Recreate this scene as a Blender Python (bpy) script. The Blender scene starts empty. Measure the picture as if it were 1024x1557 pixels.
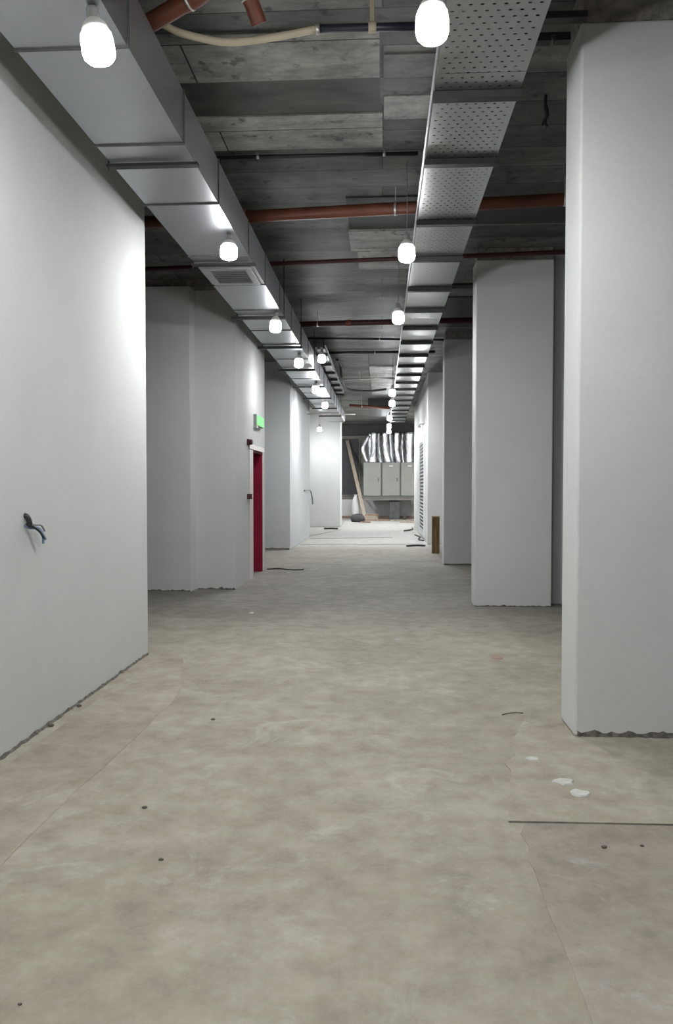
import bpy, bmesh, math, random
from mathutils import Vector, Matrix, noise as mnoise

random.seed(7)
SC = bpy.context.scene
COL = SC.collection
PI = math.pi

# ------------------------------------------------------------------ materials
def new_mat(name):
    m = bpy.data.materials.new(name)
    m.use_nodes = True
    nt = m.node_tree
    nt.nodes.clear()
    out = nt.nodes.new('ShaderNodeOutputMaterial')
    b = nt.nodes.new('ShaderNodeBsdfPrincipled')
    nt.links.new(b.outputs[0], out.inputs[0])
    return m, nt, b, out

def N(nt, kind, **kw):
    n = nt.nodes.new(kind)
    for k, v in kw.items():
        if k in n.inputs:
            n.inputs[k].default_value = v
        else:
            setattr(n, k, v)
    return n

def coords(nt, scale=(1, 1, 1), rot=(0, 0, 0), loc=(0, 0, 0)):
    tc = nt.nodes.new('ShaderNodeTexCoord')
    mp = nt.nodes.new('ShaderNodeMapping')
    mp.inputs['Scale'].default_value = scale
    mp.inputs['Rotation'].default_value = rot
    mp.inputs['Location'].default_value = loc
    nt.links.new(tc.outputs['Object'], mp.inputs['Vector'])
    return mp.outputs[0]

def ramp(nt, fac, stops):
    r = nt.nodes.new('ShaderNodeValToRGB')
    e = r.color_ramp.elements
    while len(e) < len(stops):
        e.new(0.5)
    for i, (p, c) in enumerate(stops):
        e[i].position = p
        e[i].color = (*c, 1) if len(c) == 3 else c
    nt.links.new(fac, r.inputs[0])
    return r.outputs[0]

def mix(nt, a, b, fac, mode='MIX'):
    n = nt.nodes.new('ShaderNodeMix')
    n.data_type = 'RGBA'
    n.blend_type = mode
    for sock, v in ((n.inputs[0], fac), (n.inputs[6], a), (n.inputs[7], b)):
        if hasattr(v, 'links'):
            nt.links.new(v, sock)
        elif isinstance(v, (int, float)):
            sock.default_value = v
        else:
            sock.default_value = (*v, 1)
    return n.outputs[2]

def bump(nt, bsdf, height, strength=0.2, dist=0.01):
    b = nt.nodes.new('ShaderNodeBump')
    b.inputs['Strength'].default_value = strength
    b.inputs['Distance'].default_value = dist
    nt.links.new(height, b.inputs['Height'])
    nt.links.new(b.outputs[0], bsdf.inputs['Normal'])

def simple(name, col, rough=0.6, metal=0.0, var=0.12, scale=6.0, bmp=0.0, stretch=(1, 1, 1), spec=0.5):
    m, nt, b, _ = new_mat(name)
    v = coords(nt, stretch)
    n = N(nt, 'ShaderNodeTexNoise', Scale=scale, Detail=5.0, Roughness=0.6)
    nt.links.new(v, n.inputs['Vector'])
    lo = tuple(c * (1 - var) for c in col)
    hi = tuple(min(1, c * (1 + var)) for c in col)
    c = ramp(nt, n.outputs[0], [(0.3, lo), (0.7, hi)])
    nt.links.new(c, b.inputs['Base Color'])
    b.inputs['Roughness'].default_value = rough
    b.inputs['Metallic'].default_value = metal
    b.inputs['Specular IOR Level'].default_value = spec
    if bmp:
        bump(nt, b, n.outputs[0], bmp, 0.01)
    return m

def mat_plaster(name, base):
    m, nt, b, _ = new_mat(name)
    v = coords(nt)
    n1 = N(nt, 'ShaderNodeTexNoise', Scale=1.1, Detail=4.0, Roughness=0.6)
    n2 = N(nt, 'ShaderNodeTexNoise', Scale=38.0, Detail=3.0)
    for n in (n1, n2):
        nt.links.new(v, n.inputs['Vector'])
    c = ramp(nt, n1.outputs[0], [(0.3, tuple(x * 0.93 for x in base)), (0.7, base)])
    c = mix(nt, c, ramp(nt, n2.outputs[0], [(0.25, (0.9, 0.9, 0.9)), (0.6, (1, 1, 1))]), 0.35, 'MULTIPLY')
    nt.links.new(c, b.inputs['Base Color'])
    b.inputs['Roughness'].default_value = 0.85
    bump(nt, b, n2.outputs[0], 0.12, 0.004)
    return m

def mat_floor(name, lo, mid, hi, seed=0.0, white=0.5, zones=False):
    m, nt, b, _ = new_mat(name)
    v = coords(nt, loc=(seed, seed * 1.7, 0))
    n1 = N(nt, 'ShaderNodeTexNoise', Scale=0.8, Detail=7.0, Roughness=0.62, Distortion=0.4)
    n2 = N(nt, 'ShaderNodeTexNoise', Scale=5.5, Detail=6.0, Roughness=0.7)
    n3 = N(nt, 'ShaderNodeTexNoise', Scale=45.0, Detail=3.0)
    n4 = N(nt, 'ShaderNodeTexNoise', Scale=2.1, Detail=6.0, Roughness=0.75, Distortion=0.8)
    for n in (n1, n2, n3, n4):
        nt.links.new(v, n.inputs['Vector'])
    c = ramp(nt, n1.outputs[0], [(0.28, lo), (0.5, mid), (0.72, hi)])
    c2 = ramp(nt, n2.outputs[0], [(0.32, (0.66, 0.645, 0.62)), (0.64, (1.02, 1.02, 1.02))])
    c = mix(nt, c, c2, 0.85, 'MULTIPLY')
    c3 = ramp(nt, n3.outputs[0], [(0.3, (0.88, 0.88, 0.88)), (0.65, (1, 1, 1))])
    c = mix(nt, c, c3, 0.5, 'MULTIPLY')
    w = ramp(nt, n4.outputs[0], [(0.56, (0, 0, 0)), (0.75, (white, white, white))])
    c = mix(nt, c, (0.50, 0.48, 0.44), w)
    if zones:                                 # darker, greyer tone from the middle stretch on, white dust at the far end
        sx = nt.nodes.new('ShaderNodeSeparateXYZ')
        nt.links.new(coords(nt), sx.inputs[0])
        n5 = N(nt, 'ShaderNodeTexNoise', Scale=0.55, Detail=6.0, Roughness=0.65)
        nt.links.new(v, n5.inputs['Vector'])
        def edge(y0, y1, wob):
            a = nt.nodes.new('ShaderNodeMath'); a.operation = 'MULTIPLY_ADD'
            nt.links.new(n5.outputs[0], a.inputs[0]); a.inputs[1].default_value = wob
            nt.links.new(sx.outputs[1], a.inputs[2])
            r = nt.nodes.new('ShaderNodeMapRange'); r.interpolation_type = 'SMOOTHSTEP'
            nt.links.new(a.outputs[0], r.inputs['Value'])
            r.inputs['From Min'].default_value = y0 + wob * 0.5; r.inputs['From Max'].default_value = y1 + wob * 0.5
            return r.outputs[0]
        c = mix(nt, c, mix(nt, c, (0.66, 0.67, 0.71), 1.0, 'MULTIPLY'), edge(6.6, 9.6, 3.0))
        dust = ramp(nt, n2.outputs[0], [(0.3, (0.28, 0.272, 0.248)), (0.65, (0.40, 0.392, 0.365))])
        c = mix(nt, c, dust, edge(17.2, 21.0, 3.0))
    nt.links.new(c, b.inputs['Base Color'])
    b.inputs['Roughness'].default_value = 0.8
    b.inputs['Specular IOR Level'].default_value = 0.3
    bump(nt, b, n2.outputs[0], 0.15, 0.01)
    return m

def mat_boards(name, c1, c2, row=0.40, width=7.5, off=0.0, rough=0.55, joint=(0.035, 0.035, 0.035)):
    """board marked cast concrete: long boards across the corridor"""
    m, nt, b, _ = new_mat(name)
    v = coords(nt, loc=(off, off * 0.37, 0))
    br = nt.nodes.new('ShaderNodeTexBrick')
    br.offset = 0.37
    br.inputs['Color1'].default_value = (*c1, 1)
    br.inputs['Color2'].default_value = (*c2, 1)
    br.inputs['Mortar'].default_value = (*joint, 1)
    br.inputs['Scale'].default_value = 1.0
    br.inputs['Mortar Size'].default_value = 0.007
    br.inputs['Mortar Smooth'].default_value = 0.3
    br.inputs['Brick Width'].default_value = width
    br.inputs['Row Height'].default_value = row
    nt.links.new(v, br.inputs['Vector'])
    vs = coords(nt, (0.9, 3.2, 1.0))
    g = N(nt, 'ShaderNodeTexNoise', Scale=2.4, Detail=8.0, Roughness=0.75, Distortion=0.2)
    nt.links.new(vs, g.inputs['Vector'])
    s = N(nt, 'ShaderNodeTexNoise', Scale=1.7, Detail=7.0, Roughness=0.72)
    nt.links.new(v, s.inputs['Vector'])
    sp = N(nt, 'ShaderNodeTexNoise', Scale=8.0, Detail=3.0)
    nt.links.new(v, sp.inputs['Vector'])
    c = mix(nt, br.outputs[0], ramp(nt, g.outputs[0], [(0.3, (0.35, 0.35, 0.35)), (0.62, (1.1, 1.1, 1.1))]), 0.85, 'MULTIPLY')
    c = mix(nt, c, ramp(nt, s.outputs[0], [(0.32, (0.35, 0.35, 0.36)), (0.64, (1.2, 1.2, 1.17))]), 0.85, 'MULTIPLY')
    c = mix(nt, c, ramp(nt, sp.outputs[0], [(0.31, (0.25, 0.24, 0.23)), (0.38, (1, 1, 1))]), 0.8, 'MULTIPLY')
    nt.links.new(c, b.inputs['Base Color'])
    b.inputs['Roughness'].default_value = rough
    b.inputs['Specular IOR Level'].default_value = 0.35
    bump(nt, b, g.outputs[0], 0.35, 0.02)
    return m

def mat_galv(name, col=(0.40, 0.41, 0.43), rough=0.3, dents=0.25):
    m, nt, b, _ = new_mat(name)
    v = coords(nt)
    sp = N(nt, 'ShaderNodeTexVoronoi', Scale=22.0)
    n = N(nt, 'ShaderNodeTexNoise', Scale=2.2, Detail=2.0)
    n2 = N(nt, 'ShaderNodeTexNoise', Scale=1.5, Detail=3.0)
    for k in (sp, n, n2):
        nt.links.new(v, k.inputs['Vector'])
    c = ramp(nt, n2.outputs[0], [(0.3, tuple(x * 0.94 for x in col)), (0.7, tuple(x * 1.04 for x in col))])
    c = mix(nt, c, ramp(nt, sp.outputs[0], [(0.0, (0.94, 0.94, 0.94)), (0.6, (1, 1, 1))]), 0.4, 'MULTIPLY')
    nt.links.new(c, b.inputs['Base Color'])
    b.inputs['Metallic'].default_value = 1.0
    r = ramp(nt, n2.outputs[0], [(0.3, (rough * 0.92,) * 3), (0.7, (rough * 1.1,) * 3)])
    nt.links.new(r, b.inputs['Roughness'])
    bump(nt, b, n.outputs[0], dents, 0.02)
    return m

def mat_foil(name):
    m, nt, b, _ = new_mat(name)
    v = coords(nt)
    n = N(nt, 'ShaderNodeTexNoise', Scale=9.0, Detail=4.0)
    nt.links.new(v, n.inputs['Vector'])
    nt.links.new(ramp(nt, n.outputs[0], [(0.3, (0.78, 0.80, 0.85)), (0.7, (0.95, 0.96, 0.98))]), b.inputs['Base Color'])
    b.inputs['Metallic'].default_value = 0.85
    b.inputs['Roughness'].default_value = 0.30
    bump(nt, b, n.outputs[0], 0.6, 0.03)
    return m

def mat_perforated(name):
    """galvanised tray sheet with staggered slots the eye can see through"""
    m, nt, b, out = new_mat(name)
    b.inputs['Base Color'].default_value = (0.54, 0.555, 0.55, 1)
    b.inputs['Metallic'].default_value = 1.0
    b.inputs['Roughness'].default_value = 0.28
    tc = nt.nodes.new('ShaderNodeTexCoord')
    sx = nt.nodes.new('ShaderNodeSeparateXYZ')
    nt.links.new(tc.outputs['Object'], sx.inputs[0])
    def M(op, a, bb=None, cc=None):
        n = nt.nodes.new('ShaderNodeMath'); n.operation = op
        for i, q in enumerate((a, bb, cc)):
            if q is None: continue
            if hasattr(q, 'links'): nt.links.new(q, n.inputs[i])
            else: n.inputs[i].default_value = q
        return n.outputs[0]
    px, py = 0.056, 0.052
    row = M('FLOOR', M('DIVIDE', sx.outputs[1], py))
    par = M('MODULO', M('ABSOLUTE', row), 2.0)
    u = M('ADD', M('DIVIDE', sx.outputs[0], px), M('MULTIPLY', par, 0.5))
    fx = M('MULTIPLY', M('SUBTRACT', M('FRACT', u), 0.5), px)
    fy = M('MULTIPLY', M('SUBTRACT', M('FRACT', M('DIVIDE', sx.outputs[1], py)), 0.5), py)
    d = M('ADD', M('POWER', M('DIVIDE', fx, 0.0100), 2.0), M('POWER', M('DIVIDE', fy, 0.0075), 2.0))
    hole = M('LESS_THAN', d, 1.0)
    inner = M('LESS_THAN', M('ABSOLUTE', M('SUBTRACT', sx.outputs[0], 0.55)), 0.225)
    hole = M('MULTIPLY', hole, inner)
    tr = nt.nodes.new('ShaderNodeBsdfTransparent')
    ms = nt.nodes.new('ShaderNodeMixShader')
    nt.links.new(hole, ms.inputs[0])
    nt.links.new(b.outputs[0], ms.inputs[1])
    nt.links.new(tr.outputs[0], ms.inputs[2])
    nt.links.new(ms.outputs[0], out.inputs[0])
    return m

def mat_emit(name, col, strength, led=False, base=(0.9, 0.9, 0.9)):
    m, nt, b, out = new_mat(name)
    b.inputs['Base Color'].default_value = (*base, 1)
    b.inputs['Emission Color'].default_value = (*col, 1)
    b.inputs['Emission Strength'].default_value = strength
    b.inputs['Roughness'].default_value = 0.8
    b.inputs['Specular IOR Level'].default_value = 0.1
    if led:                                   # the LED board faces down: the dome glows more than the sides and shoulder
        tc = nt.nodes.new('ShaderNodeTexCoord')
        sx = nt.nodes.new('ShaderNodeSeparateXYZ')
        nt.links.new(tc.outputs['Normal'], sx.inputs[0])
        mr = nt.nodes.new('ShaderNodeMapRange')
        mr.inputs['From Min'].default_value = -1.0
        mr.inputs['From Max'].default_value = -0.04
        mr.inputs['To Min'].default_value = strength * 3.5
        mr.inputs['To Max'].default_value = strength * 0.04
        nt.links.new(sx.outputs[2], mr.inputs['Value'])
        nt.links.new(mr.outputs[0], b.inputs['Emission Strength'])
    return m

def mat_wood(name, col, dark):
    m, nt, b, _ = new_mat(name)
    v = coords(nt, (14, 14, 1.2))
    n = N(nt, 'ShaderNodeTexNoise', Scale=1.5, Detail=6.0, Distortion=1.2)
    nt.links.new(v, n.inputs['Vector'])
    nt.links.new(ramp(nt, n.outputs[0], [(0.3, dark), (0.65, col)]), b.inputs['Base Color'])
    b.inputs['Roughness'].default_value = 0.7
    bump(nt, b, n.outputs[0], 0.15, 0.005)
    return m

LAMP = 258.0
M = dict(
    plaster=mat_plaster('white_plaster', (0.575, 0.585, 0.562)),
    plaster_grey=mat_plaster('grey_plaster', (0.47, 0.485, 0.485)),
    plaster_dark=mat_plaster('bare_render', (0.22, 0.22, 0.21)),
    plaster_low=mat_plaster('dusty_white_paint', (0.62, 0.60, 0.58)),
    rough=simple('raw_concrete', (0.20, 0.185, 0.165), 0.9, 0, 0.4, 14, 0.5),
    grime=simple('dirty_mortar', (0.10, 0.09, 0.075), 0.95, 0, 0.6, 25, 0.4),
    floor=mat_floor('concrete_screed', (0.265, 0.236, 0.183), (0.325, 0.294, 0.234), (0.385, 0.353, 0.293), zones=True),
    floor_pink=mat_floor('pinkish_screed', (0.26, 0.226, 0.185), (0.312, 0.276, 0.232), (0.365, 0.325, 0.28), 4.3),
    floor_strip=mat_floor('older_screed', (0.262, 0.23, 0.18), (0.32, 0.285, 0.228), (0.375, 0.34, 0.28), 6.1),
    floor_pale=mat_floor('pale_screed', (0.29, 0.258, 0.198), (0.345, 0.312, 0.25), (0.395, 0.36, 0.30), 9.1),
    joint=simple('floor_joint', (0.20, 0.18, 0.15), 0.9, 0, 0.3, 20),
    boards=mat_boards('board_marked_concrete', (0.085, 0.086, 0.080), (0.24, 0.24, 0.222)),
    boards_light=mat_boards('pale_board_concrete', (0.38, 0.375, 0.345), (0.46, 0.455, 0.42), 0.62, 3.4, 1.3),
    panel_pale=mat_boards('pale_ceiling_panel', (0.42, 0.42, 0.40), (0.50, 0.50, 0.48), 0.9, 3.0, 0.4),
    slab_dark=simple('dark_smooth_concrete', (0.062, 0.059, 0.050), 0.65, 0, 0.5, 3, 0.1, (0.8, 2.0, 1)),
    slab_black=simple('blackened_concrete', (0.030, 0.030, 0.031), 0.65, 0, 0.3, 5),
    galv=mat_galv('galvanised_duct_sheet', (0.46, 0.475, 0.50), 0.40, 0.45),
    galv_tray=mat_galv('galvanised_tray_rail', (0.45, 0.46, 0.46), 0.35, 0.05),
    perf=mat_perforated('perforated_tray_sheet'),
    strut=simple('dark_steel_channel', (0.028, 0.028, 0.029), 0.6, 0.0, 0.2, 9, spec=0.25),
    seam=simple('dark_sealant', (0.09, 0.09, 0.09), 0.6, 0.3, 0.2, 20),
    orange=simple('orange_painted_pipe', (0.125, 0.038, 0.02), 0.5, 0, 0.25, 5),
    redpipe=simple('dark_red_painted_pipe', (0.055, 0.014, 0.013), 0.55, 0, 0.25, 5),
    coupling=simple('red_grooved_coupling', (0.16, 0.042, 0.024), 0.45, 0, 0.15, 9),
    clip=simple('zinc_clip', (0.62, 0.60, 0.56), 0.35, 0.8, 0.1, 20),
    cream=simple('cream_hose', (0.50, 0.44, 0.32), 0.6, 0, 0.1, 8),
    black=simple('black_plastic', (0.018, 0.018, 0.02), 0.45, 0, 0.3, 8),
    navy=simple('dark_navy_conduit', (0.022, 0.024, 0.038), 0.4, 0, 0.2, 8),
    bluewire=simple('blue_insulation', (0.17, 0.24, 0.38), 0.5, 0, 0.15, 30),
    greywire=simple('grey_insulation', (0.22, 0.22, 0.23), 0.5, 0, 0.15, 30),
    bulb=mat_emit('glowing_bulb', (0.97, 0.98, 1.0), LAMP, True),
    bulb_near=mat_emit('near_glowing_bulb', (0.94, 0.965, 1.0), LAMP * 1.38, True),
    bulb_mid=mat_emit('mid_glowing_bulb', (0.95, 0.97, 1.0), LAMP * 0.60, True),
    bulb_end=mat_emit('brightest_glowing_bulb', (0.95, 0.975, 1.0), LAMP * 4.5, True),
    bulb_weak=mat_emit('weak_glowing_bulb', (0.99, 0.985, 0.97), LAMP * 0.42, True),
    bulb_strong=mat_emit('strong_glowing_bulb', (0.95, 0.975, 1.0), LAMP * 1.5, True),
    whiteplastic=simple('white_plastic', (0.75, 0.74, 0.70), 0.4, 0, 0.04, 8),
    socket=simple('grey_lampholder', (0.30, 0.30, 0.29), 0.5, 0, 0.1, 20),
    red_door=simple('red_door_paint', (0.25, 0.012, 0.038), 0.8, 0, 0.12, 3, spec=0.15),
    foil_bright=mat_foil('bright_aluminium_foil'),
    frame=simple('pinkish_white_frame', (0.72, 0.66, 0.65), 0.5, 0, 0.06, 8),
    alarm=simple('dark_red_plastic', (0.06, 0.008, 0.012), 0.6, 0, 0.1, 12),
    sign=mat_emit('green_sign_face', (0.30, 1.0, 0.33), 0.85, base=(0.06, 0.25, 0.08)),
    grey=simple('grey_plastic', (0.36, 0.38, 0.36), 0.5, 0, 0.06, 10),
    cab=simple('grey_green_cabinet_paint', (0.27, 0.277, 0.245), 0.55, 0, 0.06, 2),
    cab_dark=simple('dark_cabinet_trim', (0.13, 0.14, 0.125), 0.55, 0, 0.1, 6),
    foil=mat_galv('aluminium_foil', (0.92, 0.94, 0.98), 0.42, 0.8),
    brown=mat_wood('brown_chipboard', (0.20, 0.125, 0.045), (0.075, 0.045, 0.018)),
    brown_edge=mat_wood('pale_wood_edge', (0.36, 0.25, 0.11), (0.25, 0.16, 0.07)),
    timber=mat_wood('weathered_timber', (0.42, 0.36, 0.28), (0.27, 0.22, 0.17)),
    timber_red=mat_wood('reddish_timber', (0.34, 0.22, 0.16), (0.2, 0.12, 0.09)),
    dark_panel=simple('dark_louvre_paint', (0.035, 0.035, 0.04), 0.6, 0, 0.2, 4),
    brown_wall=simple('brown_grey_render', (0.20, 0.185, 0.165), 0.85, 0, 0.2, 3, 0.2),
    pedestal=simple('dark_grey_block', (0.085, 0.083, 0.088), 0.7, 0, 0.3, 4, 0.2),
    sack=simple('pale_woven_sack', (0.62, 0.62, 0.60), 0.85, 0, 0.1, 7, 0.3),
    bag=simple('dark_crumpled_bag', (0.05, 0.045, 0.05), 0.45, 0, 0.4, 7, 0.3),
    flake=simple('pale_plaster_chip', (0.46, 0.465, 0.42), 0.9, 0, 0.1, 20),
    stone=simple('dark_grit', (0.10, 0.09, 0.075), 0.9, 0, 0.3, 30),
    louver=simple('white_louvre_paint', (0.68, 0.70, 0.71), 0.45, 0, 0.05, 5),
)

# ------------------------------------------------------------------ mesh helpers
def bx(bm, x0, x1, y0, y1, z0, z1, mi=0, rot=None, piv=None):
    vs = [bm.verts.new((x, y, z)) for x in (x0, x1) for y in (y0, y1) for z in (z0, z1)]
    f = [(0, 1, 3, 2), (4, 6, 7, 5), (0, 4, 5, 1), (2, 3, 7, 6), (0, 2, 6, 4), (1, 5, 7, 3)]
    for q in f:
        fc = bm.faces.new([vs[i] for i in q]); fc.material_index = mi
    if rot is not None:
        bmesh.ops.rotate(bm, verts=vs, cent=piv or Vector(((x0 + x1) / 2, (y0 + y1) / 2, (z0 + z1) / 2)), matrix=rot)
    return vs

def tube(bm, pts, r, seg=10, mi=0, caps=True):
    """round tube along points; r a number or one per point"""
    pts = [Vector(p) for p in pts]
    rs = r if isinstance(r, (list, tuple)) else [r] * len(pts)
    rings = []
    ref = None
    for i, p in enumerate(pts):
        t = (pts[min(i + 1, len(pts) - 1)] - pts[max(i - 1, 0)]).normalized()
        if ref is None:
            ref = Vector((0, 0, 1)) if abs(t.z) < 0.9 else Vector((1, 0, 0))
        a = t.cross(ref).normalized(); b = a.cross(t).normalized(); ref = b
        rings.append([bm.verts.new(p + rs[i] * (math.cos(2 * PI * k / seg) * a + math.sin(2 * PI * k / seg) * b)) for k in range(seg)])
    for i in range(len(rings) - 1):
        for k in range(seg):
            f = bm.faces.new((rings[i][k], rings[i][(k + 1) % seg], rings[i + 1][(k + 1) % seg], rings[i + 1][k]))
            f.smooth = True; f.material_index = mi
    if caps:
        for ring in (rings[0], rings[-1]):
            f = bm.faces.new(ring); f.material_index = mi

def lathe(bm, prof, seg=20, at=(0, 0, 0), mi=0):
    rings = []
    for r, z in prof:
        if r < 1e-6:
            rings.append([bm.verts.new((at[0], at[1], at[2] + z))])
        else:
            rings.append([bm.verts.new((at[0] + r * math.cos(2 * PI * k / seg), at[1] + r * math.sin(2 * PI * k / seg), at[2] + z)) for k in range(seg)])
    for i in range(len(rings) - 1):
        A, B = rings[i], rings[i + 1]
        for k in range(seg):
            k2 = (k + 1) % seg
            if len(A) == 1 and len(B) == 1: continue
            if len(A) == 1: q = (A[0], B[k2], B[k])
            elif len(B) == 1: q = (A[k], A[k2], B[0])
            else: q = (A[k], A[k2], B[k2], B[k])
            f = bm.faces.new(q); f.smooth = True; f.material_index = mi

def smooth_path(ctrl, n=8):
    """Catmull-Rom through the control points"""
    c = [Vector(p) for p in ctrl]
    c = [c[0] * 2 - c[1]] + c + [c[-1] * 2 - c[-2]]
    out = []
    for i in range(1, len(c) - 2):
        for k in range(n):
            t = k / n
            p0, p1, p2, p3 = c[i - 1], c[i], c[i + 1], c[i + 2]
            out.append(0.5 * ((2 * p1) + (p2 - p0) * t + (2 * p0 - 5 * p1 + 4 * p2 - p3) * t * t + (3 * p1 - p0 - 3 * p2 + p3) * t ** 3))
    out.append(c[-2])
    return out

def obj(name, bm, mats, parent=None, bevel=0.0, loc=None):
    bmesh.ops.recalc_face_normals(bm, faces=bm.faces)
    me = bpy.data.meshes.new(name)
    bm.to_mesh(me); bm.free()
    for m in (mats if isinstance(mats, (list, tuple)) else [mats]):
        me.materials.append(M[m])
    o = bpy.data.objects.new(name, me)
    COL.objects.link(o)
    if parent is not None:
        o.parent = parent
    if loc is not None:
        o.location = loc
    if bevel:
        md = o.modifiers.new('bevel', 'BEVEL'); md.width = bevel; md.segments = 2; md.limit_method = 'ANGLE'
    return o

def tag(o, label=None, cat=None, group=None, kind=None):
    if label: o['label'] = label
    if cat: o['category'] = cat
    if group: o['group'] = group
    if kind: o['kind'] = kind
    return o

def thing(name, label, cat, loc=(0, 0, 0), group=None, rot=(0, 0, 0)):
    o = bpy.data.objects.new(name, None)
    o.empty_display_size = 0.1
    COL.objects.link(o)
    o.location = loc; o.rotation_euler = rot
    return tag(o, label, cat, group)

def BM(): return bmesh.new()

def dup(root, loc, label, rot=None, scale=None):
    r = root.copy(); COL.objects.link(r); r.location = loc
    if rot: r.rotation_euler = rot
    if scale: r.scale = scale
    r['label'] = label
    for ch in list(root.children):
        c = ch.copy(); COL.objects.link(c); c.parent = r
        for g in list(ch.children):
            d = g.copy(); COL.objects.link(d); d.parent = c
    return r

def box_obj(name, dims, mat, parent=None, bevel=0.0):
    b = BM(); bx(b, *dims)
    return obj(name, b, mat, parent, bevel)

def struct(name, bm, mats, label, cat, bevel=0.0):
    return tag(obj(name, bm, mats, None, bevel), label, cat, None, 'structure')

# ------------------------------------------------------------------ the shell
CEIL = 4.30

# floor: one mesh, several screed pours with their own colour
b = BM()
bx(b, -4.9, 4.6, -9.2, 37.2, -0.2, 0.0, 0)
def pour(pts, z, mi):
    vs = [b.verts.new((x, y, z)) for x, y in pts]
    lo = [b.verts.new((x, y, -0.01)) for x, y in pts]
    f = b.faces.new(vs); f.material_index = mi
    for i in range(len(vs)):
        j = (i + 1) % len(vs)
        b.faces.new((vs[i], vs[j], lo[j], lo[i])).material_index = mi
rnd = random.Random(3)
def wob(x0, y0, x1, y1, n, a):
    return [(x0 + (x1 - x0) * i / n + rnd.uniform(-a, a), y0 + (y1 - y0) * i / n + rnd.uniform(-a, a)) for i in range(n)]
# pale repaired screed in front of the near right column
pour(wob(0.55, 3.41, 2.6, 3.43, 6, 0.004) + wob(2.6, 3.43, 2.6, 4.60, 2, 0.0) + wob(2.6, 4.60, 1.15, 4.60, 2, 0.0)
     + wob(1.1, 4.62, 0.86, 4.9, 3, 0.01) + wob(0.86, 4.9, 0.60, 3.9, 8, 0.03), 0.004, 2)
# pinkish pour nearer the camera on the right
pour(wob(0.565, 0.4, 0.565, 2.95, 10, 0.012) + wob(0.57, 2.95, 0.60, 3.40, 4, 0.012) + wob(0.62, 3.40, 2.6, 3.42, 6, 0.004) + wob(2.6, 3.42, 2.6, 0.4, 2, 0), 0.002, 1)
# strip of older screed along the left wall
pour(wob(-2.02, 0.4, -1.50, 0.4, 2, 0) + wob(-1.53, 0.4, -1.40, 5.4, 20, 0.012) + wob(-1.40, 5.4, -1.7, 6.6, 6, 0.05) + wob(-1.7, 6.6, -2.02, 6.7, 3, 0.02), 0.0015, 5)
# dark joint lines across the far floor
for (x0, y0, x1, y1, w) in ((-2.05, 19.6, 1.05, 20.0, 0.07), (-2.0, 21.9, 0.3, 22.5, 0.06), (-2.2, 22.4, -1.4, 26.6, 0.05),
                            (0.55, 3.405, 2.6, 3.425, 0.006)):
    d = Vector((x1 - x0, y1 - y0, 0)).normalized(); n = Vector((-d.y, d.x, 0)) * w / 2
    pour([(x0 - n.x, y0 - n.y), (x1 - n.x, y1 - n.y), (x1 + n.x, y1 + n.y), (x0 + n.x, y0 + n.y)], 0.007, 4)
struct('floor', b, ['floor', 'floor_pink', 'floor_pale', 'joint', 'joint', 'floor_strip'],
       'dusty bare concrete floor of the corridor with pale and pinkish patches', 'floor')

# ceiling: board marked concrete with slabs of other pours a finger lower
b = BM()
bx(b, -4.9, 4.6, -9.2, 37.2, CEIL, CEIL + 0.3, 0)
def patch(x0, x1, y0, y1, drop, mi):
    bx(b, x0, x1, y0, y1, CEIL - drop, CEIL + 0.01, mi)
patch(-1.9, -0.02, 5.00, 5.575, 0.014, 1)
patch(-1.9, -0.02, 5.585, 6.09, 0.006, 2)
patch(-1.9, 0.0, 6.10, 6.70, 0.014, 1)
patch(0.01, 0.42, 5.30, 5.83, 0.010, 4)
patch(0.01, 0.42, 5.84, 6.20, 0.016, 1)
patch(0.01, 0.42, 6.21, 6.70, 0.008, 4)
patch(-0.36, 0.9, 7.86, 8.80, 0.012, 3)
patch(0.9, 2.6, 8.05, 8.72, 0.010, 3)
patch(-0.375, 0.55, 8.81, 9.55, 0.03, 1)
patch(-0.30, 0.55, 9.57, 10.35, 0.03, 1)
patch(-0.24, 0.55, 10.37, 11.9, 0.02, 4)
patch(-0.30, 0.29, 18.6, 24.2, 0.05, 5)
patch(-0.30, 0.55, 16.9, 18.58, 0.02, 3)
patch(0.9, 3.0, 12.0, 14.2, 0.02, 3)
patch(-0.45, 0.9, 25.6, 29.0, 0.30, 3)
struct('ceiling', b, ['boards', 'boards_light', 'slab_dark', 'slab_black', 'boards', 'panel_pale'],
       'bare board-marked concrete ceiling slab above the corridor', 'ceiling')

def wall(name, dims, mat, label, bevel=0.012):
    b = BM(); bx(b, *dims)
    return struct(name, b, mat, label, 'wall', bevel)

wall('wall_left', (-2.28, -2.03, -9.0, 6.73, 0, CEIL), 'plaster', 'long smooth white plaster wall nearest on the left with wires sticking out')
b = BM()                                                        # recess back wall, stepping back and round to the door wall
low = [(-4.7, 10.75), (-2.64, 10.75), (-2.62, 11.0), (-2.05, 10.98), (-2.05, 12.42), (-2.25, 12.42), (-2.25, 13.46), (-2.05, 13.46), (-2.05, 13.75), (-4.7, 13.75)]
high = [p for p in low if p not in ((-2.05, 12.42), (-2.25, 12.42), (-2.25, 13.46), (-2.05, 13.46))]
for pts, z0, z1 in ((low, 0.0, 2.04), (high, 2.04, 4.19)):
    lo = [b.verts.new((x, y, z0)) for x, y in pts]; hi = [b.verts.new((x, y, z1)) for x, y in pts]
    b.faces.new(lo); b.faces.new(hi)
    for i in range(len(pts)):
        j = (i + 1) % len(pts); b.faces.new((lo[i], lo[j], hi[j], hi[i]))
struct('wall_left_door', b, 'plaster', 'stepped white plaster wall on the left that holds the red door', 'wall')
b = BM(); bx(b, -4.7, -2.06, 10.80, 13.70, 4.19, CEIL)
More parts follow.
